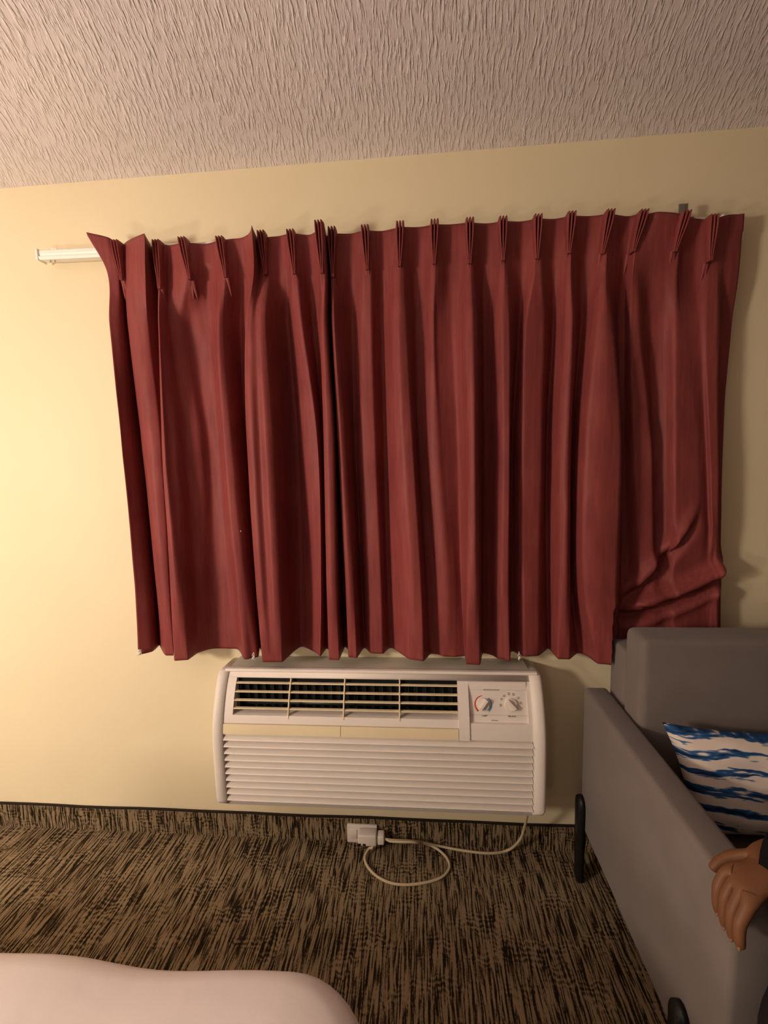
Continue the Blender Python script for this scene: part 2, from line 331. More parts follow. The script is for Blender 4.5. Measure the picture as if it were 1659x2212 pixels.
def pillow_mat():
    m, nt, b = nodes('blue_brush_stripe_cotton')
    tc = N(nt, 'ShaderNodeTexCoord'); sx = N(nt, 'ShaderNodeSeparateXYZ')
    nt.links.new(tc.outputs['Object'], sx.inputs[0])
    w = N(nt, 'ShaderNodeTexNoise', Scale=9.0, Detail=3.0)
    nt.links.new(tc.outputs['Object'], w.inputs['Vector'])
    z = math_node(nt, 'MULTIPLY_ADD', w.outputs['Fac'], .035, sx.outputs['Y'])
    # broad irregular bands
    def tex(fx, fz, off, det=2.0, rough=.5):
        c = nt.nodes.new('ShaderNodeCombineXYZ')
        nt.links.new(math_node(nt, 'MULTIPLY', sx.outputs['X'], fx), c.inputs[0])
        nt.links.new(math_node(nt, 'MULTIPLY_ADD', z, fz, off), c.inputs[1])
        n = N(nt, 'ShaderNodeTexNoise', Scale=1.0, Detail=det, Roughness=rough)
        nt.links.new(c.outputs[0], n.inputs['Vector']); return n.outputs['Fac']
    band = math_node(nt, 'SINE', math_node(nt, 'MULTIPLY_ADD', z, 140.0, 1.0))
    brk = tex(7, 60, 3.0, 3.0)
    dash = tex(22, 130, 9.0, 2.0)
    v = math_node(nt, 'MULTIPLY_ADD', band, .15, brk)
    v = math_node(nt, 'MULTIPLY_ADD', math_node(nt, 'SUBTRACT', dash, .5), .55, v)
    r = ramp(nt, [(.52, (.70, .60, .54)), (.555, (.22, .27, .36)), (.585, (.028, .10, .26)), (.74, (.008, .022, .06))])
    nt.links.new(v, r.inputs['Fac']); nt.links.new(r.outputs['Color'], b.inputs['Base Color'])
    b.inputs['Roughness'].default_value = .9; b.inputs['Specular IOR Level'].default_value = .15
    n = N(nt, 'ShaderNodeTexNoise', Scale=14.0, Detail=3.0)
    nt.links.new(tc.outputs['Object'], n.inputs['Vector'])
    bp = N(nt, 'ShaderNodeBump', Strength=.5, Distance=.01)
    nt.links.new(n.outputs['Fac'], bp.inputs['Height']); nt.links.new(bp.outputs['Normal'], b.inputs['Normal'])
    return m

WALL_A = (.76, .655, .45); WALL_B = (.79, .685, .475)
CEIL_A = (.80, .73, .76); CEIL_B = (.84, .79, .80); CEIL_BUMP = .8
CURT_A = (.195, .040, .040); CURT_B = (.255, .056, .052)

M = {}
M['wall'] = wall_mat(); M['ceil'] = ceiling_mat()
M['carpet'] = carpet('striped_brown_carpet'); M['carpet_strip'] = carpet('carpet_skirting', True)
M['curtain'] = curtain_mat(); M['wall_dimmed'] = simple('bounce_dimmed_wall', (.27, .21, .145), .7, .25, noise=.03, scale=2)  # out-of-view walls get a darker colour to weaken bounced light in the folds
M['lining'] = simple('curtain_lining', (.55, .53, .46), .8, .2)
M['white_paint'] = simple('white_enamel', (.86, .82, .76), .4, .4)
M['plastic'] = simple('aged_white_plastic', (.74, .665, .61), .45, .4, noise=.03, scale=4)
M['plastic_dark'] = simple('grey_beige_plastic', (.60, .54, .45), .5, .35)
M['yellowed'] = simple('yellowed_plastic', (.74, .62, .42), .45, .4, noise=.04, scale=5)
M['black'] = simple('black_void', (.008, .009, .009), .6, .2)
M['coil'] = simple('dark_coil', (.02, .025, .022), .4, .5, metallic=.6)
M['print'] = simple('grey_print', (.23, .19, .16), .7, .2)
M['red'] = simple('red_print', (.55, .06, .04), .5, .3)
M['blue'] = simple('blue_print', (.07, .28, .55), .5, .3)
M['cord'] = simple('beige_cord', (.52, .42, .28), .5, .4)
M['sofa'] = simple('taupe_grey_upholstery', (.168, .138, .126), .92, .12, noise=.07, scale=9, bump=.35, bscale=420, sheen=.15, bdist=.001)
M['leg_black'] = simple('matt_black_plastic', (.008, .007, .007), .5, .3)
M['bronze'] = simple('dark_binding', (.018, .011, .007), .8, .2)
M['metal'] = simple('dull_steel', (.30, .29, .27), .3, .5, metallic=.9)
M['sheet'] = simple('white_bed_linen', (.70, .62, .61), .85, .2, bump=.25, bscale=9, bdist=.01)
M['wood'] = simple('dark_bed_base', (.05, .03, .02), .6, .3)
M['pillow'] = pillow_mat()
M['skin'] = simple('brown_skin', (.15, .062, .028), .55, .3, noise=.08, scale=25)
M['nail'] = simple('nail', (.24, .12, .08), .35, .4)
M['shirt'] = simple('black_cotton', (.006, .005, .006), .95, .1, bump=.4, bscale=18, bdist=.01)
M['trouser'] = simple('charcoal_jersey', (.014, .011, .011), .95, .1, bump=.4, bscale=18, bdist=.01)
M['hair'] = simple('black_hair', (.008, .006, .005), .55, .3, bump=.8, bscale=90)
M['lip'] = simple('lip', (.20, .06, .04), .5, .3)
M['eye'] = simple('eye_white', (.6, .57, .52), .25, .5)
M['iris'] = simple('iris', (.02, .01, .006), .2, .5)
M['door'] = simple('white_door_paint', (.7, .66, .6), .5, .3)

# ---------------------------------------------------------------- the room
XL, XR, YB, YF, ZC = -3.6, 3.4, -5.4, 0.0, 2.44
T = .1
tag(obj('floor', box(XL, XR, YB, YF, -T, 0), M['carpet'], smooth=False), 'brown striped loop pile carpet floor', 'floor', kind='structure')
tag(obj('ceiling', box(XL, XR, YB, YF, ZC, ZC+T), M['ceil'], smooth=False), 'pinkish white ceiling with long brushed texture strokes', 'ceiling', kind='structure')
tag(obj('wall_back', box(XL-T, XR+T, YF, YF+T, -T, ZC+T), M['wall'], smooth=False), 'cream painted wall behind the maroon curtain', 'wall', kind='structure')
tag(obj('wall_left', box(XL-T, XL, YB, YF, -T, ZC+T), M['wall_dimmed'], smooth=False), 'unseen left wall, coloured dark to cut bounce light', 'wall', kind='structure')
tag(obj('wall_right', box(XR, XR+T, YB, YF, -T, ZC+T), M['wall_dimmed'], smooth=False), 'unseen right wall, coloured dark to cut bounce light', 'wall', kind='structure')
tag(obj('wall_front', box(XL-T, XR+T, YB-T, YB, -T, ZC+T), M['wall_dimmed'], smooth=False), 'unseen wall opposite the curtain, coloured dark to cut bounce light', 'wall', kind='structure')
bb = obj('baseboard_back', box(XL, XR, -.009, 0, 0, .098, .001, 1), M['carpet_strip'], smooth=False)
tag(bb, 'carpet strip skirting along the cream wall', 'baseboard', kind='structure')
bm = bmesh.new()
add_tube(bm, [(XL+(XR-XL)*i/60, -.006 - .0015*math.sin(i*1.7), .1005 + .0012*math.sin(i*.9)) for i in range(61)], .0048, 8)
obj('binding', bm, M['bronze'], bb)

# ---------------------------------------------------------------- curtain
def pchip_eval(ys, per):
    """monotone cubic through ys at unit spacing, PER samples per interval"""
    n = len(ys); d = [ys[i+1]-ys[i] for i in range(n-1)]; m = [0.0]*n
    for i in range(1, n-1):
        if d[i-1]*d[i] > 0: m[i] = 2*d[i-1]*d[i]/(d[i-1]+d[i])
    m[0] = d[0]; m[-1] = d[-1]
    out = []
    for i in range(n-1):
        for k in range(per):
            t = k/per; h00 = 2*t**3-3*t*t+1; h10 = t**3-2*t*t+t; h01 = -2*t**3+3*t*t; h11 = t**3-t*t
            out.append(h00*ys[i]+h10*m[i]+h01*ys[i+1]+h11*m[i+1])
    out.append(ys[-1]); return out

def interp_rows(pts, z):
    # pts bottom -> top (x, y, z)
    n = len(pts)
    for i in range(n-1):
        if z <= pts[i+1][2] or i == n-2:
            t = (z-pts[i][2])/(pts[i+1][2]-pts[i][2])
            t = max(-.2, min(1.0, t))
            p0 = pts[max(i-1, 0)]; p1 = pts[i]; p2 = pts[i+1]; p3 = pts[min(i+2, n-1)]
            def h(k):
                d = p2[2]-p1[2]
                m1 = (p2[k]-p0[k])/(p2[2]-p0[2])*d if i > 0 else (p2[k]-p1[k])
                m2 = (p3[k]-p1[k])/(p3[2]-p1[2])*d if i < n-2 else (p2[k]-p1[k])
                return (2*t**3-3*t*t+1)*p1[k]+(t**3-2*t*t+t)*m1+(-2*t**3+3*t*t)*p2[k]+(t**3-t*t)*m2
            return h(0), h(1)
ROWS = 150; PER = 9
def _amp(p, k=1.0):
    # folds keep nearly their full depth up to the heading
    x, y, z = p
    if .8 < z < 1.98:
        g = {True: 1.0, False: 1.0}[z < 1.2]
        g = 1.12 if z < 1.2 else (1.28 if z < 1.7 else 1.32)
        y = -.085 + (y+.085)*g
        y = max(-.165, min(-.018, y))
    return (x, y, z)
_C = [[_amp(p) for p in c] for c in CURTAIN]
isr = [c[0][1] < -.088 for c in _C]
_c = []
for i, c in enumerate(_C):
    if 0 < i < len(_C)-1 and not isr[i] and isr[i-1] and isr[i+1]:
        a, d = _C[i-1], _C[i+1]
        nc = [c[0]] + [((p[0]*.45+(q[0]+.36*(r_[0]-q[0]))*.55), p[1]*1.0+.006, p[2]) for p, q, r_ in zip(c[1:-1], a[1:-1], d[1:-1])] + [c[-1]]
        _c.append(nc)
        _c.append([(p[0]*.42+q[0]*.58, p[1]*.70+q[1]*.30, (p[2]+q[2])/2) for p, q in zip(nc, d)])
        continue
    _c.append(c)
    if i+1 < len(_C) and isr[i] and isr[i+1]:
        d = _C[i+1]
        _c.append([((p[0]*.45+q[0]*.55), (p[1]+q[1])/2 - (.010 if 1.0 < p[2] < 1.9 else (.0 if p[2] < .8 else .004)), (p[2]+q[2])/2) for p, q in zip(c, d)])
CURTAIN_F = _c
cur_empty = empty('curtain', (-.03, -.085, .79), 'maroon pinch pleated curtain across the cream wall above the air conditioner', 'curtain')
bm = bmesh.new(); grid = []
ztops = pchip_eval([c[-1][2]+.006 for c in CURTAIN_F], PER)
def swirl(x, z):
    """cloth bunched on top of the sofa back at the right"""
    if x < .62 or z > 1.45: return 0.0
    f = min(1, (x-.62)/.05)*min(1, max(0, (1.0-x)/.04))
    zA = .925 + .125*max(0, (x-.64)/.32)**1.5
    v = .040*math.exp(-((z-zA-.034)/.026)**2) - .030*math.exp(-((z-zA+.006)/.014)**2) + .012*math.exp(-((z-zA+.045)/.016)**2)
    if x < .88:
        zB = .96 + .24*max(0, (x-.65)/.20)**1.3
        v -= .030*math.exp(-((z-zB)/.020)**2)*min(1, (.88-x)/.05)
        v += .022*math.exp(-((z-zB-.05)/.03)**2)*min(1, (.88-x)/.05)
    xC = .80 - .10*(1.45-z)/.4
    return f*v
for r in range(ROWS+1):
    v = r/ROWS
    xs = []; ys = []
    for c in CURTAIN_F:
        zt = c[-1][2]+.006; z = .786 + (zt-.786)*v
        x, y = interp_rows(c, z); xs.append(x); ys.append(y)
    X = pchip_eval(xs, PER); Y = pchip_eval(ys, PER)
    row = []
    for i in range(len(X)):
        zt = ztops[i]; z = .786 + (zt-.786)*v
        p = Vector((X[i], Y[i], z))
        # little irregular creases
        n = mnoise.noise(Vector((X[i]*8, X[i]*3, z*3.0)))
        n2 = mnoise.noise(Vector((X[i]*16+4, X[i]*4, z*7)))
        k = min(1, (1-v)*5+.15)
        n3 = mnoise.noise(Vector((X[i]*5+z*3.1, z*5.5-X[i]*2.0, 2.7)))
        n += .9*max(0, n3-.25)*math.sin((X[i]*.8+z*.55)*60)
        p.y += -.0060*n*k - .0016*n2*k
        if p.x > .64 and p.z < 1.25:
            zt_ = .99 + .20*max(0, min(1, (p.x-.64)/.3))
            k_ = max(0, min(1, (zt_+.05-p.z)/.12))*min(1, (p.x-.64)/.04)*min(1, max(0, (.965-p.x)/.03))
            p.y += (-.066-p.y)*.8*k_
        p.y -= swirl(p.x, p.z)
        p.y = min(p.y, -.016)
        if p.z > 2.11: p.y = min(p.y, -.064)
        if p.x > .60 and p.z < .965: p.y = max(p.y, -.090)
        row.append(bm.verts.new(p))
    grid.append(row)
for r in range(ROWS):
    for i in range(len(grid[0])-1):
        bm.faces.new((grid[r][i], grid[r][i+1], grid[r+1][i+1], grid[r+1][i]))
fab = obj('fabric', bm, M['curtain'], cur_empty)
sol = fab.modifiers.new('thick', 'SOLIDIFY'); sol.thickness = .0014; sol.offset = 1

def surf_y(x, z):
    best = 0
    v = min(1, max(0, (z-.786)/(2.17-.786)))
    row = grid_y[int(round(v*ROWS))]
    for (a, ya), (b, yb) in zip(row, row[1:]):
        if min(a, b) <= x <= max(a, b):
            best = min(best, min(ya, yb))
    return best
me = fab.data
W_ = len(ztops)
grid_y = [[(me.vertices[r*W_+i].co.x, me.vertices[r*W_+i].co.y) for i in range(W_)] for r in range(ROWS+1)]

for k, ((xt, zt), (xb, zb)) in enumerate(PLEATS):
    bm = bmesh.new()
    yt = surf_y(xt, zt-.02); yb = surf_y(xb, zb)
    yt = max(min(yt, -.08), -.125); yb = max(min(yb, -.09), -.14)
    wob = random.uniform(-.0015, .0015)
    for s in (-1, 0, 1):
        off_t = s*.0092 + wob; off_b = s*.0034
        n = 14; A = []; rows_ = []
        for j in range(n+1):
            t = j/n; q = t*t*(3-2*t)
            w_mid = math.sin(math.pi*min(1, t*1.02))
            cx = xt + (xb-xt)*t + off_t + (off_b-off_t)*q + s*.0015*w_mid
            cz = (zt+.014) + (zb-(zt+.014))*t
            cy = yt + (yb-yt)*t
            half = .0036*(1-.25*t)
            front = .026*(1-.45*q)
            prof = [(-half*.9, .012), (-half, -front*.55), (-half*.55, -front*.92), (0, -front), (half*.55, -front*.92), (half, -front*.55), (half*.9, .012)]
            rows_.append([bm.verts.new((cx+px, cy+py, cz)) for px, py in prof])
        for a, b in zip(rows_, rows_[1:]):
            for i in range(6):
                bm.faces.new((a[i], a[i+1], b[i+1], b[i]))
        bm.faces.new(rows_[0]); bm.faces.new(list(reversed(rows_[-1])))
    # puckered flare below the stitching
    yf = surf_y(xb, zb-.03)
    for s in (-1, 1):
        pts = []; rr = []
        for j in range(12):
            t = j/11
            pts.append((xb+s*(.002+.005*t**1.4), (yb if yf == 0 else max(yb, yf-.006))+.001+.014*t, zb+.008-.06*t)); rr.append(.0062*(1-t)**.6+.0012)
        add_tube(bm, pts, rr, 8)
    obj('pinch_pleat', bm, M['curtain'], cur_empty)

# white lining seen at the left edge
bm = bmesh.new(); cols = []
for i in range(81):
    t = i/80; x = -1.047 + t*.13
    w = -.008
    cols.append([bm.verts.new((x + (.03 if i == 0 else 0)*0, w, z)) for z in (.90, 1.2, 1.5, 1.9, 2.1)])
cols_x0 = cols[0]
for k, z in enumerate((.90, 1.2, 1.5, 1.9, 2.1)):
    for j in range(3):
        cols[j][k].co.x = cols[j][k].co.x + (.0 if 1.15 < z < 1.6 else .03)*(1-j/3)
for a, b in zip(cols, cols[1:]):
    for k in range(4): bm.faces.new((a[k], b[k], b[k+1], a[k+1]))
o = obj('lining', bm, M['lining'], cur_empty); o['label'] = 'pale lining edge behind the maroon cloth'
# frayed white threads at the hem and a snag
def frays(x, y, z, n, h, w):
    bm = bmesh.new()
    for k in range(n):
        px = x+random.uniform(-w, w); pz = z+random.uniform(0, h)
        p = [(px, y, pz), (px+random.uniform(-.003, .003), y-.003, pz-.004), (px+random.uniform(-.004, .004), y-.002, pz-.009)]
        add_tube(bm, p, .0011, 5)
    f = obj('frayed_hem', bm, M['white_paint'], cur_empty); f['label'] = 'frayed white hem threads'
frays(-1.013, -.112, .795, 12, .016, .008)
frays(-.583, -.146, .800, 8, .02, .003)
frays(.312, -.128, .800, 10, .024, .0025)
frays(-.612, -.125, 1.235, 3, .004, .002)

# curtain track
tr = empty('curtain_track', (-.18, 0, 2.19), 'white curtain track sticking out left of the maroon curtain', 'curtain rail')
bm = bmesh.new()
prof = [(-.022, 2.173), (-.055, 2.170), (-.058, 2.176), (-.058, 2.180), (-.052, 2.184), (-.054, 2.190), (-.054, 2.200), (-.050, 2.204), (-.022, 2.204)]
extrude_profile(bm, prof, -1.292, .915)
obj('rail', bm, M['white_paint'], tr, smooth=False)
for x in (-1.296, .919):
    obj('end_cap', box(x-.004, x+.004, -.060, -.020, 2.168, 2.206, .002, 2), M['white_paint'], tr)
for x in (-1.24, -.2, .827):
    bm = bmesh.new()
    add_box(bm, x-.012, x+.012, -.050, -.001, 2.2045, 2.2075, .0006, 1)
    add_box(bm, x-.012, x+.012, -.004, -.001, 2.185, 2.2255, .0006, 1)
    obj('wall_bracket', bm, M['white_paint'] if x < .5 else M['metal'], tr)
bm = bmesh.new()
add_box(bm, .787, .814, -.0625, -.0585, 2.165, 2.240, .001, 1)
add_box(bm, .808, .812, -.0638, -.060, 2.165, 2.238, .001, 1)
ck = obj('metal_clip', bm, M['metal'], tr); ck['label'] = 'dull metal clip above the curtain heading'
TILT = -.0165
for x in (-1.262, -1.246):
    bm = bmesh.new(); add_tube(bm, [(x, -.044, 2.172), (x+.001, -.044, 2.166)], .004, 8)
    obj('glide', bm, M['plastic_dark'], tr)

for ch in tr.children:
    for v in ch.data.vertices: v.co.z += TILT*(v.co.x+1.29)

# ---------------------------------------------------------------- air conditioner
ac = empty('air_conditioner', (-.17, 0, .295), 'white through-wall air conditioner below the maroon curtain', 'air conditioner')
def pf(z):
    """front surface depth (y) of the cover at height z"""
    return (pf_(z-.014)+2*pf_(z-.005)+2*pf_(z+.005)+pf_(z+.014))/6
def pf_(z):
    pts = [(.290, -.196), (.33, -.202), (.50, -.203), (.56, -.199), (.60, -.190), (.64, -.176), (.68, -.158), (.71, -.140), (.735, -.122), (.745, -.108)]
    if z <= pts[0][0]: return pts[0][1]
    for (a, ya), (b, yb) in zip(pts, pts[1:]):
        if z <= b: return ya+(yb-ya)*(z-a)/(b-a)
    return pts[-1][1]
def zs(z0, z1, n): return [z0+(z1-z0)*i/n for i in range(n+1)]
def shell(x0, x1, z0, z1, off=0.0, th=.006, n=14):
    """curved plate that follows the cover front"""
    Z = zs(z0, z1, n)
    prof = [(pf(z)-off, z) for z in Z] + [(pf(z)-off+th, z) for z in reversed(Z)]
    bm = bmesh.new(); extrude_profile(bm, prof, x0, x1); return bm
# end caps with rounded lower corners
def endcap(x_in, x_out):
    """lofted cap: the cover profile, rounded over towards the outer side"""
    bm = bmesh.new(); rings = []; sg = 1 if x_out > x_in else -1; R = .013
    steps = [(x_in, 0.0), (x_out-sg*R, 0.0)] + [(x_out-sg*R*(1-math.sin(a)), R*(1-math.cos(a))) for a in [math.radians(q) for q in (15, 30, 45, 60, 75, 88)]]
    Z = zs(0, 1, 26)
    for x, d in steps:
        zb = .298+d; zt = .738-d*.8
        pr = []
        for i in range(7):                       # lower front corner
            a = math.radians(90*i/6); r_ = .020
            pr.append((pf(.33)+d+r_-.004 - r_*math.sin(a), zb+r_-r_*math.cos(a)-.006))
        for t in Z: 
            z = zb+.024+(zt-zb-.024)*t; pr.append((pf(z)-.004+d, z))
        pr += [(-.112+d*.5, zt+.003), (-.004, zt-.004), (-.004, zb-.006)]
        rings.append([bm.verts.new((x, y, z)) for y, z in pr])
    n = len(rings[0])
    for a, b in zip(rings, rings[1:]):
        for i in range(n): bm.faces.new((a[i], a[(i+1) % n], b[(i+1) % n], b[i]))
    bm.faces.new(rings[0]); bm.faces.new(list(reversed(rings[-1])))
    for v in bm.verts:
        if v.co.z < .326:
            k = ((.326-v.co.z)/.034)**2; lim = x_out - sg*.020*k
            if (v.co.x-lim)*sg > 0: v.co.x = lim
    return bm
o = obj('end_cap', endcap(-.684, -.724), M['plastic'], ac, smooth=True)
o2 = obj('end_cap', endcap(.344, .386), M['plastic'], ac, smooth=True)
for q in (o, o2):
    q.data.shade_flat() if hasattr(q.data, 'shade_flat') else None
    for p in q.data.polygons: p.use_smooth = abs(p.normal.x) < .97
# sleeve / chassis behind the cover
bm = box(-.690, .352, -.118, -.002, .300, .742, .003, 2)
obj('chassis', bm, M['plastic_dark'], ac, smooth=False)
# top lip
bm = bmesh.new(); extrude_profile(bm, [(-.088, .7415), (-.112, .7475), (-.121, .7465), (-.124, .739), (-.118, .733), (-.09, .735)], -.697, .371)
obj('top_lip', bm, M['plastic'], ac, smooth=False)
# cover pieces
bm = shell(-.684, .344, .7205, .7395, 0, .010, 4)
obj('cover_top', bm, M['plastic'], ac, smooth=True)
bm = bmesh.new()
for (x0, x1, z0, z1) in ((-.684, -.652, .588, .7205), (.108, .1425, .552, .7205), (.331, .344, .552, .7205), (.1425, .331, .552, .603)):
    Z = zs(z0, z1, 12)
    extrude_profile(bm, [(pf(z)-(.004 if x0 > .1 and x1 < .15 else 0), z) for z in Z] + [(pf(z)+.035, z) for z in reversed(Z)], x0, x1)
Z = zs(.588, .613, 5); extrude_profile(bm, [(pf(z), z) for z in Z]+[(pf(z)+.035, z) for z in reversed(Z)], -.652, .108)
cv = obj('front_cover', bm, M['plastic'], ac, smooth=False)
# bottom edge of the cover
bm = bmesh.new(); extrude_profile(bm, [(-.196, .300), (-.190, .288), (-.170, .280), (-.01, .280), (-.01, .300)], -.690, .352)
obj('bottom_pan', bm, M['plastic'], ac, smooth=False)
# discharge opening
dg = obj('discharge_opening', box(-.652, .108, -.1205, -.119, .60, .722), M['black'], ac, smooth=False)
dg['label'] = 'dark air outlet behind the bars'
bm = bmesh.new()
for i in range(26):
    x = -.64+i*.0292
    add_box(bm, x, x+.0012, -.1345, -.121, .612, .70)
add_tube(bm, [(-.64, -.128, .63), (.1, -.128, .63)], .008, 8)
obj('inner_vanes', bm, M['coil'], dg)
bm = bmesh.new()
for z in (.7045, .680, .6555, .6315):
    y = pf(z)
    add_box(bm, -.652, .108, y+.001, y+.012, z-.0021, z+.0021, .0007, 1)
gr = obj('grille_bars', bm, M['yellowed'], ac, smooth=False)
for x in (-.46, -.272, -.085):
    Z = zs(.606, .7225, 12)
    bm = bmesh.new(); extrude_profile(bm, [(pf(z)-.002, z) for z in Z]+[(pf(z)+.012, z) for z in reversed(Z)], x-.0019, x+.0019)
    obj('grille_rib', bm, M['yellowed'], ac, smooth=False)
# two yellowed access flaps
for x0, x1 in ((-.683, -.2815), (-.2800, .1065)):
    bm = shell(x0, x1, .5535, .586, .0025, .006, 5)
    f = obj('access_flap', bm, M['yellowed'], ac, smooth=False); f['label'] = 'yellowed narrow flap under the air outlet'
bm = shell(-.684, .108, .545, .592, -.004, .01, 5); obj('flap_backing', bm, M['plastic_dark'], ac, smooth=False)
# louvres
bm = box(-.690, .350, -.169, -.119, .296, .555); obj('intake_backing', bm, M['plastic_dark'], ac, smooth=False)
bm = bmesh.new()
for x0, x1 in ((-.684, .343),):
    for i in range(11):
        z = .5505-i*.0243
        if z-.019 < .290: break
        add_prof = [(-.168, z), (-.1730, z-.0005), (-.2075, z-.0125), (-.2090, z-.0155), (-.2065, z-.0172), (-.168, z-.0095)]
        xx = x0 + .004
        extrude_profile(bm, add_prof, xx, x1-.001)
lv = obj('intake_louvers', bm, M['plastic'], ac, smooth=False)
# control panel
def plate_pt(x, z, off=0.0):
    """point on the sunk control plate"""
    t = (z-.603)/(.7205-.603)
    return Vector((x, -.178+.040*t-off, z))
slope = math.atan2(.040, .7205-.603)
def tilt(bm_pts_center):
    return Matrix.Translation(bm_pts_center) @ Matrix.Rotation(slope, 4, 'X') @ Matrix.Rotation(0, 4, 'Z')
bm = bmesh.new()
extrude_profile(bm, [(plate_pt(0, .603).y, .603), (plate_pt(0, .7205).y, .7205), (plate_pt(0, .7205).y+.02, .7205), (plate_pt(0, .603).y+.02, .603)], .1425, .331)
cp = obj('control_panel', bm, M['plastic'], ac, smooth=False)
def on_plate(name, bm, x, z, mat, parent=ac, off=0.0, smooth=False):
    """bm is drawn in the plate's own plane: x right, y up, z out"""
    mtx = Matrix.Translation(plate_pt(x, z, off)) @ Matrix.Rotation(-slope*1.0, 4, 'X') @ Matrix.Rotation(math.pi/2, 4, 'X')
    bmesh.ops.transform(bm, matrix=mtx, verts=bm.verts)
    return obj(name, bm, mat, parent, smooth=smooth)
def arc(a0, a1, r0, r1, n=24, th=.0008):
    bm = bmesh.new(); lo = []; hi = []
    for i in range(n+1):
        a = math.radians(a0+(a1-a0)*i/n); tap = 1-.55*abs(i/n-0) if False else 1
        k = i/n
        ri = r0; ro = r1-(r1-r0)*.6*k
        lo.append(bm.verts.new((ri*math.cos(a), ri*math.sin(a), th))); hi.append(bm.verts.new((ro*math.cos(a), ro*math.sin(a), th)))
    for i in range(n): bm.faces.new((lo[i], hi[i], hi[i+1], lo[i+1]))
    r = bmesh.ops.extrude_face_region(bm, geom=bm.faces[:])
    for v in [g for g in r['geom'] if isinstance(g, bmesh.types.BMVert)]: v.co.z -= th
    return bm
def knob(x, z, ang):
    bm = bmesh.new()
    bmesh.ops.create_cone(bm, cap_ends=True, segments=40, radius1=.0205, radius2=.0190, depth=.008, matrix=Matrix.Translation((0, 0, .004)))
    k = on_plate('knob', bm, x, z, M['plastic'], ac, smooth=False)
    bm = bmesh.new(); add_box(bm, -.0058, .0058, -.0185, .0185, .007, .020, .0022, 2)
    bmesh.ops.rotate(bm, cent=(0, 0, 0), matrix=Matrix.Rotation(ang, 3, 'Z'), verts=bm.verts)
    on_plate('knob_grip', bm, x, z, M['plastic'], k, smooth=False)
    return k
knob(.190, .655, math.radians(-38)); knob(.279, .655, math.radians(42))
on_plate('red_arc', arc(232, 95, .0245, .0300), .190, .655, M['red'])['label'] = 'red heat arc'
on_plate('blue_arc', arc(-52, 48, .0245, .0300), .190, .655, M['blue'])['label'] = 'blue cool arc'
def text(s, x, z, size, name='printed_word', spacing=1.0):
    cu = bpy.data.curves.new(name, 'FONT'); cu.body = s; cu.size = size; cu.align_x = 'CENTER'; cu.align_y = 'CENTER'; cu.extrude = .0002
    cu.offset = .00012
    t = bpy.data.objects.new(name, cu)
    COL.objects.link(t)
    dg_ = bpy.context.evaluated_depsgraph_get()
    me = bpy.data.meshes.new_from_object(t.evaluated_get(dg_))
    bpy.data.objects.remove(t); bpy.data.curves.remove(cu)
    bm = bmesh.new(); bm.from_mesh(me); bpy.data.meshes.remove(me)
    for v in bm.verts: v.co.z += .0006
    return on_plate(name, bm, x, z, M['print'], ac)
text('TEMP', .192, .6215, .0088)
text('MODE', .281, .6215, .0088)
# worn print marks around the second dial
for a in (186, 152, 128, 98, 72, 38, 8):
    bm = bmesh.new(); ra = math.radians(a)
    cx, cy = .0325*math.cos(ra), .0325*math.sin(ra)
    for dy in (-.0024, .0018):
        for dx in (-.0036, -.0010, .0018):
            add_box(bm, cx+dx, cx+dx+.0015, cy+dy, cy+dy+.0026, .0002, .0008)
    on_plate('dial_mark', bm, .279, .655, M['print'])
bm = bmesh.new(); add_box(bm, -.040, .012, -.0016, .0020, .0, .0009); on_plate('slot', bm, .232, .697, M['print'])['label'] = 'dark narrow slot above the dials'
bm = bmesh.new(); add_box(bm, -.092, .094, -.0005, .0005, .0, .0012)
add_box(bm, -.092, .094, -.078, -.0765, .0, .0016)
on_plate('panel_ridge', bm, .2365, .6975, M['plastic_dark'])
bm = bmesh.new(); 
for i in range(6): add_box(bm, -.010+i*.0036, -.010+i*.0036+.0024, -.0012, .0012, .0, .0008)
on_plate('badge', bm, .224, .6085, M['print'])

# ---------------------------------------------------------------- socket, plug and cord
ou = empty('wall_outlet', (-.248, 0, .004), 'pale box shaped wall outlet in the carpet skirting under the air conditioner', 'outlet')
bm = box(-.306, -.190, -.018, -.009, .005, .079, .002, 2); obj('cover_plate', bm, M['plastic'], ou)
obj('receptacle', box(-.296, -.268, -.0205, -.0178, .024, .060, .001, 2), M['plastic'], ou)
pg = empty('power_plug', (-.21, -.04, .02), 'boxy beige plug with its cord looped on the carpet', 'plug')
bm = box(-.259, -.188, -.062, -.0215, .030, .074, .006, 3)
b1 = obj('plug_body', bm, M['plastic'], pg)
bm = box(-.187, -.160, -.056, -.022, .032, .068, .005, 3); obj('strain_relief', bm, M['plastic'], pg)
bm = bmesh.new(); add_box(bm, -.258, -.247, -.0632, -.0615, .034, .042, .001, 1); add_box(bm, -.240, -.229, -.0632, -.0615, .034, .042, .001, 1)
obj('button', bm, M['black'], b1)
p1 = catmull([(-.163, -.038, .050), (-.14, -.055, .052)] + CORD[1:-1] + [(-.205, -.060, .026), (-.205, -.048, .033)], 10)
bm = bmesh.new(); add_tube(bm, p1, .0047, 10)
obj('cord_loop', bm, M['cord'], pg)
p2 = catmull([(-.163, -.030, .046)] + CORD2[1:-1] + [(.341, -.130, .235), (.341, -.14, .2785)], 10)
bm = bmesh.new(); add_tube(bm, p2, .0047, 10)
obj('cord', bm, M['cord'], pg)

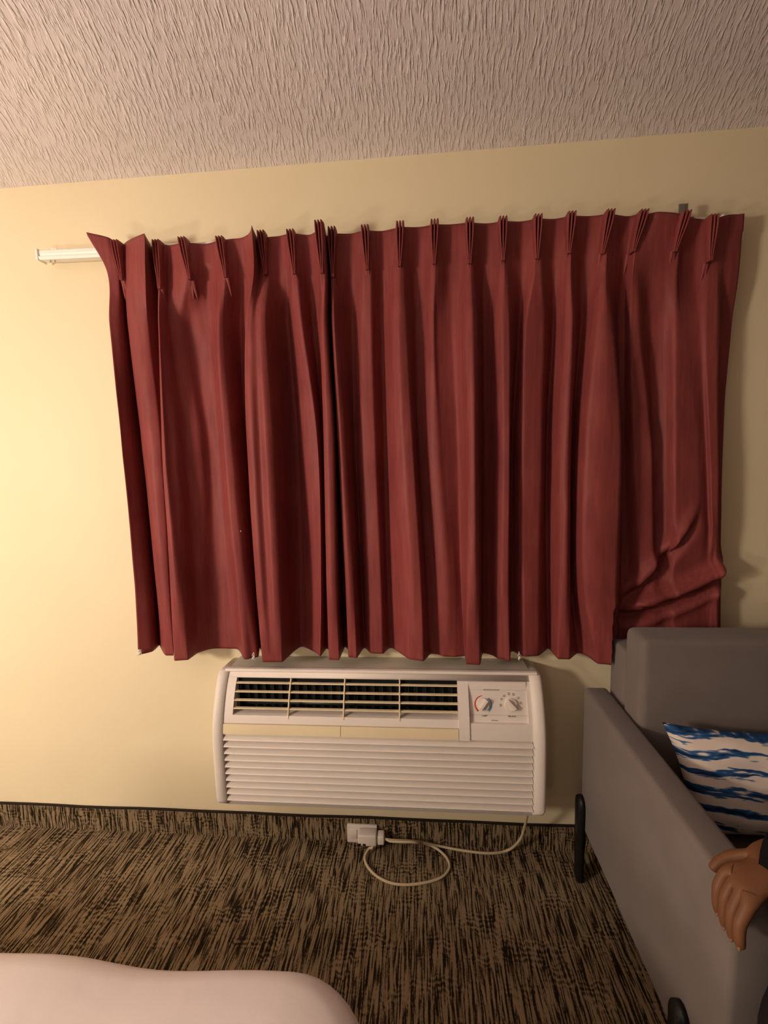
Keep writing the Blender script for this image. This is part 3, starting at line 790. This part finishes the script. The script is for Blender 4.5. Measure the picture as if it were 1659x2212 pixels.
# ---------------------------------------------------------------- sofa
sofa = empty('sofa', (1.3, -.47, 0), 'taupe grey upholstered sofa with tall box back and black legs', 'sofa')
SX0, SX1 = .53, 2.42
def cushion(x0, x1, y0, y1, z0, z1, bev, puff=0.0, seg=5):
    bm = box(x0, x1, y0, y1, z0, z1, bev, seg); return bm
obj('back_frame', box(.612, SX1-.08, -.205, -.098, .20, .86, .012, 3), M['sofa'], sofa)
obj('back_cushion', box(.606, 1.47, -.325, -.212, .40, .945, .022, 5), M['sofa'], sofa)
obj('back_cushion', box(1.475, SX1-.085, -.325, -.212, .40, .945, .022, 5), M['sofa'], sofa)
def arm(x0, x1):
    bm = box(x0, x1, -.845, -.100, .195, .692, .014, 4); return bm
obj('arm', arm(.528, .604), M['sofa'], sofa)
obj('arm', arm(SX1-.076, SX1), M['sofa'], sofa)
obj('seat_base', box(.606, SX1-.08, -.835, -.13, .20, .31, .008, 2), M['sofa'], sofa)
obj('seat_cushion', box(.610, 1.472, -.855, -.328, .312, .44, .03, 5), M['sofa'], sofa)
obj('seat_cushion', box(1.476, SX1-.085, -.855, -.328, .312, .44, .03, 5), M['sofa'], sofa)
def leg_mesh(x, y, w=.028, z1=.315, thick=.010):
    bm = bmesh.new(); pr = []
    for i in range(9):
        a = math.pi*i/8; pr.append((y-w*math.cos(a), z1-w*1.3+w*1.3*math.sin(a)))
    pr += [(y+w*.72, .012), (y+w*.5, 0.0), (y-w*.5, 0.0), (y-w*.72, .012)]
    extrude_profile(bm, pr, x-thick, x+thick)
    bmesh.ops.bevel(bm, geom=[e for e in bm.edges if abs(e.verts[0].co.x-e.verts[1].co.x) < 1e-6], offset=.003, segments=2, affect='EDGES')
    return bm
for x in (.520, SX1+.008):
    obj('leg', leg_mesh(x, -.124), M['leg_black'], sofa)
    obj('leg', leg_mesh(x, -.722), M['leg_black'], sofa)

# pillow
def pillow(name, c, w, h, d, rx, rz, mat):
    bm = bmesh.new(); n = 40; front = []; back = []
    for i in range(n+1):
        fr = []; ba = []
        for j in range(n+1):
            u = -1+2*i/n; v = -1+2*j/n
            # corners pulled out, edges drawn in
            ex = 1-.10*(1-abs(v)**2.2)*abs(u)**3; ey = 1-.13*(1-abs(u)**2.2)*abs(v)**3
            th = (max(0, 1-u*u)**.45)*(max(0, 1-v*v)**.45)
            wr = .10*mnoise.noise(Vector((u*2.1, v*2.6, 3)))*th
            x = u*w/2*ex*(1-.26*((1-v)/2)**1.6); y = v*h/2*ey
            fr.append(bm.verts.new((x, y, d/2*(th+wr))))
            ba.append(None if (i in (0, n) or j in (0, n)) else bm.verts.new((x, y, -d/2*th)))
        front.append(fr); back.append([b or f for b, f in zip(ba, fr)])
    for i in range(n):
        for j in range(n):
            bm.faces.new((front[i][j], front[i+1][j], front[i+1][j+1], front[i][j+1]))
            bm.faces.new((back[i][j], back[i][j+1], back[i+1][j+1], back[i+1][j]))
    o = obj(name, bm, mat)
    o.location = c; o.rotation_euler = (rx, 0, rz)
    return o
pl = pillow('throw_pillow', (.885, -.428, .603), .50, .275, .13, math.radians(76), math.radians(-3), M['pillow'])
tag(pl, 'white pillow with painted blue stripes leaning on the grey sofa', 'pillow')

# ---------------------------------------------------------------- bed
bed = empty('bed', (-1.0, -2.0, 0), 'bed corner under smooth white linen at the lower left', 'bed')
BX0, BX1, BY0, BY1 = -1.75, -.078, -3.0, -.906
def round_rect(x0, x1, y0, y1, r, n=10):
    pts = []
    for cx, cy, a0 in ((x1-r, y1-r, 0), (x0+r, y1-r, 90), (x0+r, y0+r, 180), (x1-r, y0+r, 270)):
        for i in range(n+1):
            a = math.radians(a0+90*i/n); pts.append((cx+r*math.cos(a), cy+r*math.sin(a)))
    return pts
def dens(pts, step=.03):
    out = []
    for i in range(len(pts)):
        a = Vector(pts[i]); b = Vector(pts[(i+1) % len(pts)]); k = max(1, int((b-a).length/step))
        for j in range(k): out.append(tuple(a+(b-a)*j/k))
    return out
bm = bmesh.new()
ring0 = dens(round_rect(BX0, BX1, BY0, BY1, .15))
cx, cy = (BX0+BX1)/2, (BY0+BY1)/2
levels = []
for (inset, z) in ((.0, .18), (-.004, .30), (-.003, .42), (.0, .50), (.004, .545), (.014, .575), (.032, .593), (.06, .602), (.12, .606), (.22, .608), (.4, .609), (.6, .609)):
    row = []
    for (x, y) in ring0:
        dx, dy = x-cx, y-cy; L = math.hypot(dx, dy)
        s = arcs = math.atan2(dy, dx)
        wav = .004*math.sin(x*9.3+y*3.1-1)+.003*math.sin(x*19+1.0)
        fold = .008*math.sin((x-y)*38)*max(0, (.5-z)/.3)
        k = max(0, 1-(inset+(-wav if z > .4 else 0)*1.0-fold)/max(L, .01))
        sag = .006*mnoise.noise(Vector((x*3, y*3, inset*4)))
        row.append(bm.verts.new((cx+dx*k, cy+dy*k, z+(sag if z > .55 else 0))))
    levels.append(row)
n = len(ring0)
for a, b in zip(levels, levels[1:]):
    for i in range(n): bm.faces.new((a[i], a[(i+1) % n], b[(i+1) % n], b[i]))
bm.faces.new(levels[-1])
obj('duvet', bm, M['sheet'], bed)
obj('bed_base', box(BX0+.06, BX1-.06, BY0+.06, BY1-.06, .08, .30, .01, 2), M['wood'], bed)
for x in (BX0+.12, BX1-.12):
    for y in (BY0+.12, BY1-.12):
        obj('leg', box(x-.03, x+.03, y-.03, y+.03, 0, .085, .004, 1), M['wood'], bed)

# ---------------------------------------------------------------- seated person at the right edge
def skin_mesh(name, verts, edges, radii, mat, parent, levels=2, root=0):
    verts = [(x, y-.065*min(1, max(0, (x-.7)/.2)), z+.022*min(1, max(0, (x-.7)/.2))*(z > .5)) for x, y, z in verts]
    me = bpy.data.meshes.new(name); me.from_pydata(verts, edges, []); me.update()
    o = bpy.data.objects.new(name, me); link(o, parent)
    if parent is not None: o.matrix_parent_inverse = Matrix.Translation(parent_world(parent)).inverted()
    sk = o.modifiers.new('skin', 'SKIN'); sk.use_smooth_shade = True; sk.branch_smoothing = .3
    lay = me.skin_vertices[0] if me.skin_vertices else None
    if lay is None:
        bm = bmesh.new(); bm.from_mesh(me); bm.verts.layers.skin.verify(); bm.to_mesh(me); bm.free()
        lay = me.skin_vertices[0]
    for i, r in enumerate(radii):
        rr = r if isinstance(r, tuple) else (r, r)
        lay.data[i].radius = rr; lay.data[i].use_root = (i == root)
    ss = o.modifiers.new('smooth', 'SUBSURF'); ss.levels = levels; ss.render_levels = levels
    dgr = bpy.context.evaluated_depsgraph_get()
    ev = o.evaluated_get(dgr); new = bpy.data.meshes.new_from_object(ev)
    o.modifiers.clear(); o.data = new; new.name = name
    new.materials.clear(); new.materials.append(mat)
    for p in new.polygons: p.use_smooth = True
    return o

class Sk:
    def __init__(s): s.v = []; s.e = []; s.r = []
    def add(s, p, r, frm=None):
        s.v.append(tuple(p)); s.r.append(r); i = len(s.v)-1
        if frm is not None: s.e.append((frm, i))
        return i
    def chain(s, pts, frm):
        for p, r in pts: frm = s.add(p, r, frm)
        return frm

per = empty('person', (1.10, -.60, .44), 'person in black clothes seated on the grey sofa, hand over the armrest', 'person')
b = Sk()
pel = b.add((1.10, -.60, .55), (.135, .10))
spine = b.chain([((1.10, -.60, .68), (.12, .09)), ((1.10, -.615, .82), (.135, .095)), ((1.10, -.64, .95), (.14, .085))], pel)
neck = b.chain([((1.10, -.655, 1.045), .052), ((1.10, -.675, 1.11), .05), ((1.10, -.70, 1.17), (.066, .078)), ((1.10, -.705, 1.235), (.074, .09)), ((1.10, -.70, 1.30), .055)], spine)
# legs
for hx, kx, ky, ax, ay in ((1.00, .550, -.985, .64, -.99), (1.20, 1.27, -1.03, 1.25, -.99)):
    k = b.chain([((hx, -.63, .535), .082), ((hx*.5+kx*.5, ky*.5-.31, .54), .075), ((kx, ky, .575 if kx < 1 else .53), .058), (((kx+ax)/2+.01, (ky+ay)/2, .33), .055), ((ax, ay, .10), .036), ((ax-.01, ay-.10, .045), .033), ((ax-.01, ay-.17, .028), .025)], pel)
# left arm (viewer's right)
sh = b.chain([((1.24, -.64, .985), .055), ((1.36, -.72, .86), .043), ((1.40, -.80, .745), .038), ((1.33, -.91, .68), .033), ((1.275, -.98, .645), .024)], spine)
hp = b.add((1.245, -1.035, .635), (.036, .018), sh)
for dx in (-.028, -.009, .010, .029):
    b.chain([((1.24+dx, -1.085, .632), .0095), ((1.24+dx, -1.115, .622), .0085), ((1.24+dx, -1.13, .605), .0075)], hp)
b.chain([((1.205, -1.03, .63), .011), ((1.185, -1.06, .625), .009)], hp)
# right arm, forearm resting on the armrest
sr = b.chain([((.96, -.64, .985), .055), ((.90, -.70, .87), .043), ((.875, -.75, .765), .039), ((.76, -.785, .765), .035), ((.665, -.80, .758), .027), ((.618, -.808, .752), .024)], spine)
p0 = b.add((.580, -.838, .747), (.034, .017), sr)
p1_ = b.add((.548, -.856, .741), (.037, .016), p0)
fing = []
for k, (ln, ty) in enumerate(((.92, 0), (1.0, 0), (.95, 0), (.80, 0))):
    y0 = -.829 - .0185*k
    fing.append([((.521, y0-.002, .729-.003*k), .0112), ((.5045, y0-.008, .703-.003*k), .0104), ((.5015, y0-.013, .703-.003*k-.030*ln), .0094), ((.5050, y0-.015, .703-.003*k-.050*ln), .0078)])
for fch in fing: b.chain(fch, p1_)
b.chain([((.568, -.812, .740), .0130), ((.545, -.803, .731), .0115), ((.524, -.804, .719), .0098), ((.510, -.808, .706), .0080)], p0)
body = skin_mesh('body', b.v, b.e, b.r, M['skin'], per)
# nails
for fch in fing:
    (x, y, z), r = fch[-1]
    bm = bmesh.new(); bmesh.ops.create_uvsphere(bm, u_segments=10, v_segments=6, radius=1, matrix=Matrix.Translation((x-r*.75, y-.001, z+.004)) @ Matrix.Diagonal((.0022, r*.62, .0058, 1)))
    obj('fingernail', bm, M['nail'], body)
# face
def blob(name, c, s, mat, parent, rot=0):
    c = (c[0], c[1]-.065, c[2]+.022)
    bm = bmesh.new(); bmesh.ops.create_uvsphere(bm, u_segments=20, v_segments=12, radius=1, matrix=Matrix.Translation(c) @ Matrix.Rotation(rot, 4, 'X') @ Matrix.Diagonal((*s, 1)))
    return obj(name, bm, mat, parent)
bm = bmesh.new()
add_tube(bm, [(1.10, -.843, 1.254), (1.10, -.860, 1.234), (1.10, -.871, 1.215), (1.10, -.855, 1.207)], [.008, .011, .015, .010], 12)
obj('nose', bm, M['skin'], body)
for s in (-1, 1):
    e = blob('eye', (1.10+s*.031, -.779, 1.232), (.0135, .011, .0085), M['eye'], body)
    blob('iris', (1.10+s*.031, -.7885, 1.232), (.0058, .003, .0058), M['iris'], e)
    blob('ear', (1.10+s*.073, -.700, 1.215), (.010, .018, .030), M['skin'], body)
    blob('eyebrow', (1.10+s*.031, -.786, 1.252), (.019, .006, .0035), M['hair'], body)
blob('mouth', (1.10, -.773, 1.160), (.024, .010, .0085), M['lip'], body)
blob('hair', (1.10, -.684, 1.288), (.088, .100, .070), M['hair'], per, -.25)
# clothes
t = Sk()
q0 = t.add((1.10, -.60, .56), (.16, .125))
q1 = t.chain([((1.10, -.60, .70), (.150, .115)), ((1.10, -.615, .83), (.160, .118)), ((1.10, -.64, .955), (.155, .10)), ((1.10, -.652, 1.02), (.075, .065))], q0)
i3 = len(t.v)-2
a_end = t.chain([((.955, -.64, .985), .072), ((.895, -.70, .87), .062), ((.872, -.755, .768), .060), ((.76, -.795, .768), .056), ((.668, -.830, .765), .050), ((.585, -.880, .765), .043)], i3)
t.chain([((.585, -.930, .72), .048), ((.560, -.960, .665), .052)], a_end-1)
t.chain([((1.245, -.64, .985), .072), ((1.365, -.72, .86), .062), ((1.405, -.80, .745), .057), ((1.345, -.895, .69), .050)], i3)
skin_mesh('shirt', t.v, t.e, t.r, M['shirt'], per)
u = Sk()
q0 = u.add((1.10, -.60, .575), (.165, .12))
for hx, kx, ky, ax, ay in ((1.00, .550, -.985, .64, -.99), (1.20, 1.27, -1.03, 1.25, -.99)):
    u.chain([((hx, -.64, .548), .094), ((hx*.5+kx*.5, ky*.5-.31, .55), .088), ((kx, ky, .585 if kx < 1 else .535), .082), (((kx+ax)/2+.01, (ky+ay)/2, .33), .074), ((ax, ay, .115), .062)], q0)
skin_mesh('trousers', u.v, u.e, u.r, M['trouser'], per)


# ---------------------------------------------------------------- light
def area(name, loc, rot, size, power, col, shape='DISK', size_y=None):
    l = bpy.data.lights.new(name, 'AREA'); l.energy = power; l.color = col; l.shape = shape; l.size = size
    if size_y: l.size_y = size_y
    o = bpy.data.objects.new(name, l); o.location = loc; o.rotation_euler = rot; COL.objects.link(o); return o
def point(name, loc, power, col, r=.1):
    l = bpy.data.lights.new(name, 'POINT'); l.energy = power; l.color = col; l.shadow_soft_size = r
    o = bpy.data.objects.new(name, l); o.location = loc; COL.objects.link(o); return o
point('floor_lamp', (-2.10, -2.0, 1.52), 136, (1.0, .84, .67), .15)
point('bedside_lamp', (-2.20, -1.85, .92), 40, (1.0, .82, .64), .12)
point('rear_fill_light', (-1.5, -4.7, 1.6), 17, (1.0, .84, .70), .15)  # added fill from behind the camera, stands for no actual lamp
w = bpy.data.worlds.new('World'); S.world = w; w.use_nodes = True
w.node_tree.nodes['Background'].inputs[0].default_value = (.02, .018, .016, 1)

# ---------------------------------------------------------------- camera
f, C_, R_, U_, W_v = CAM
cam = bpy.data.cameras.new('camera'); co = bpy.data.objects.new('camera', cam); COL.objects.link(co)
cam.sensor_fit = 'HORIZONTAL'; cam.sensor_width = 36.0; cam.lens = f*36.0/1659.0
cam.clip_start = .02
m = Matrix(((R_[0], U_[0], -W_v[0], C_[0]), (R_[1], U_[1], -W_v[1], C_[1]), (R_[2], U_[2], -W_v[2], C_[2]), (0, 0, 0, 1)))
co.matrix_world = m
S.camera = co
S.view_settings.view_transform = 'Standard'; S.view_settings.look = 'None'
S.view_settings.exposure = 0.0; S.view_settings.gamma = 1.0
S.view_settings.use_curve_mapping = False
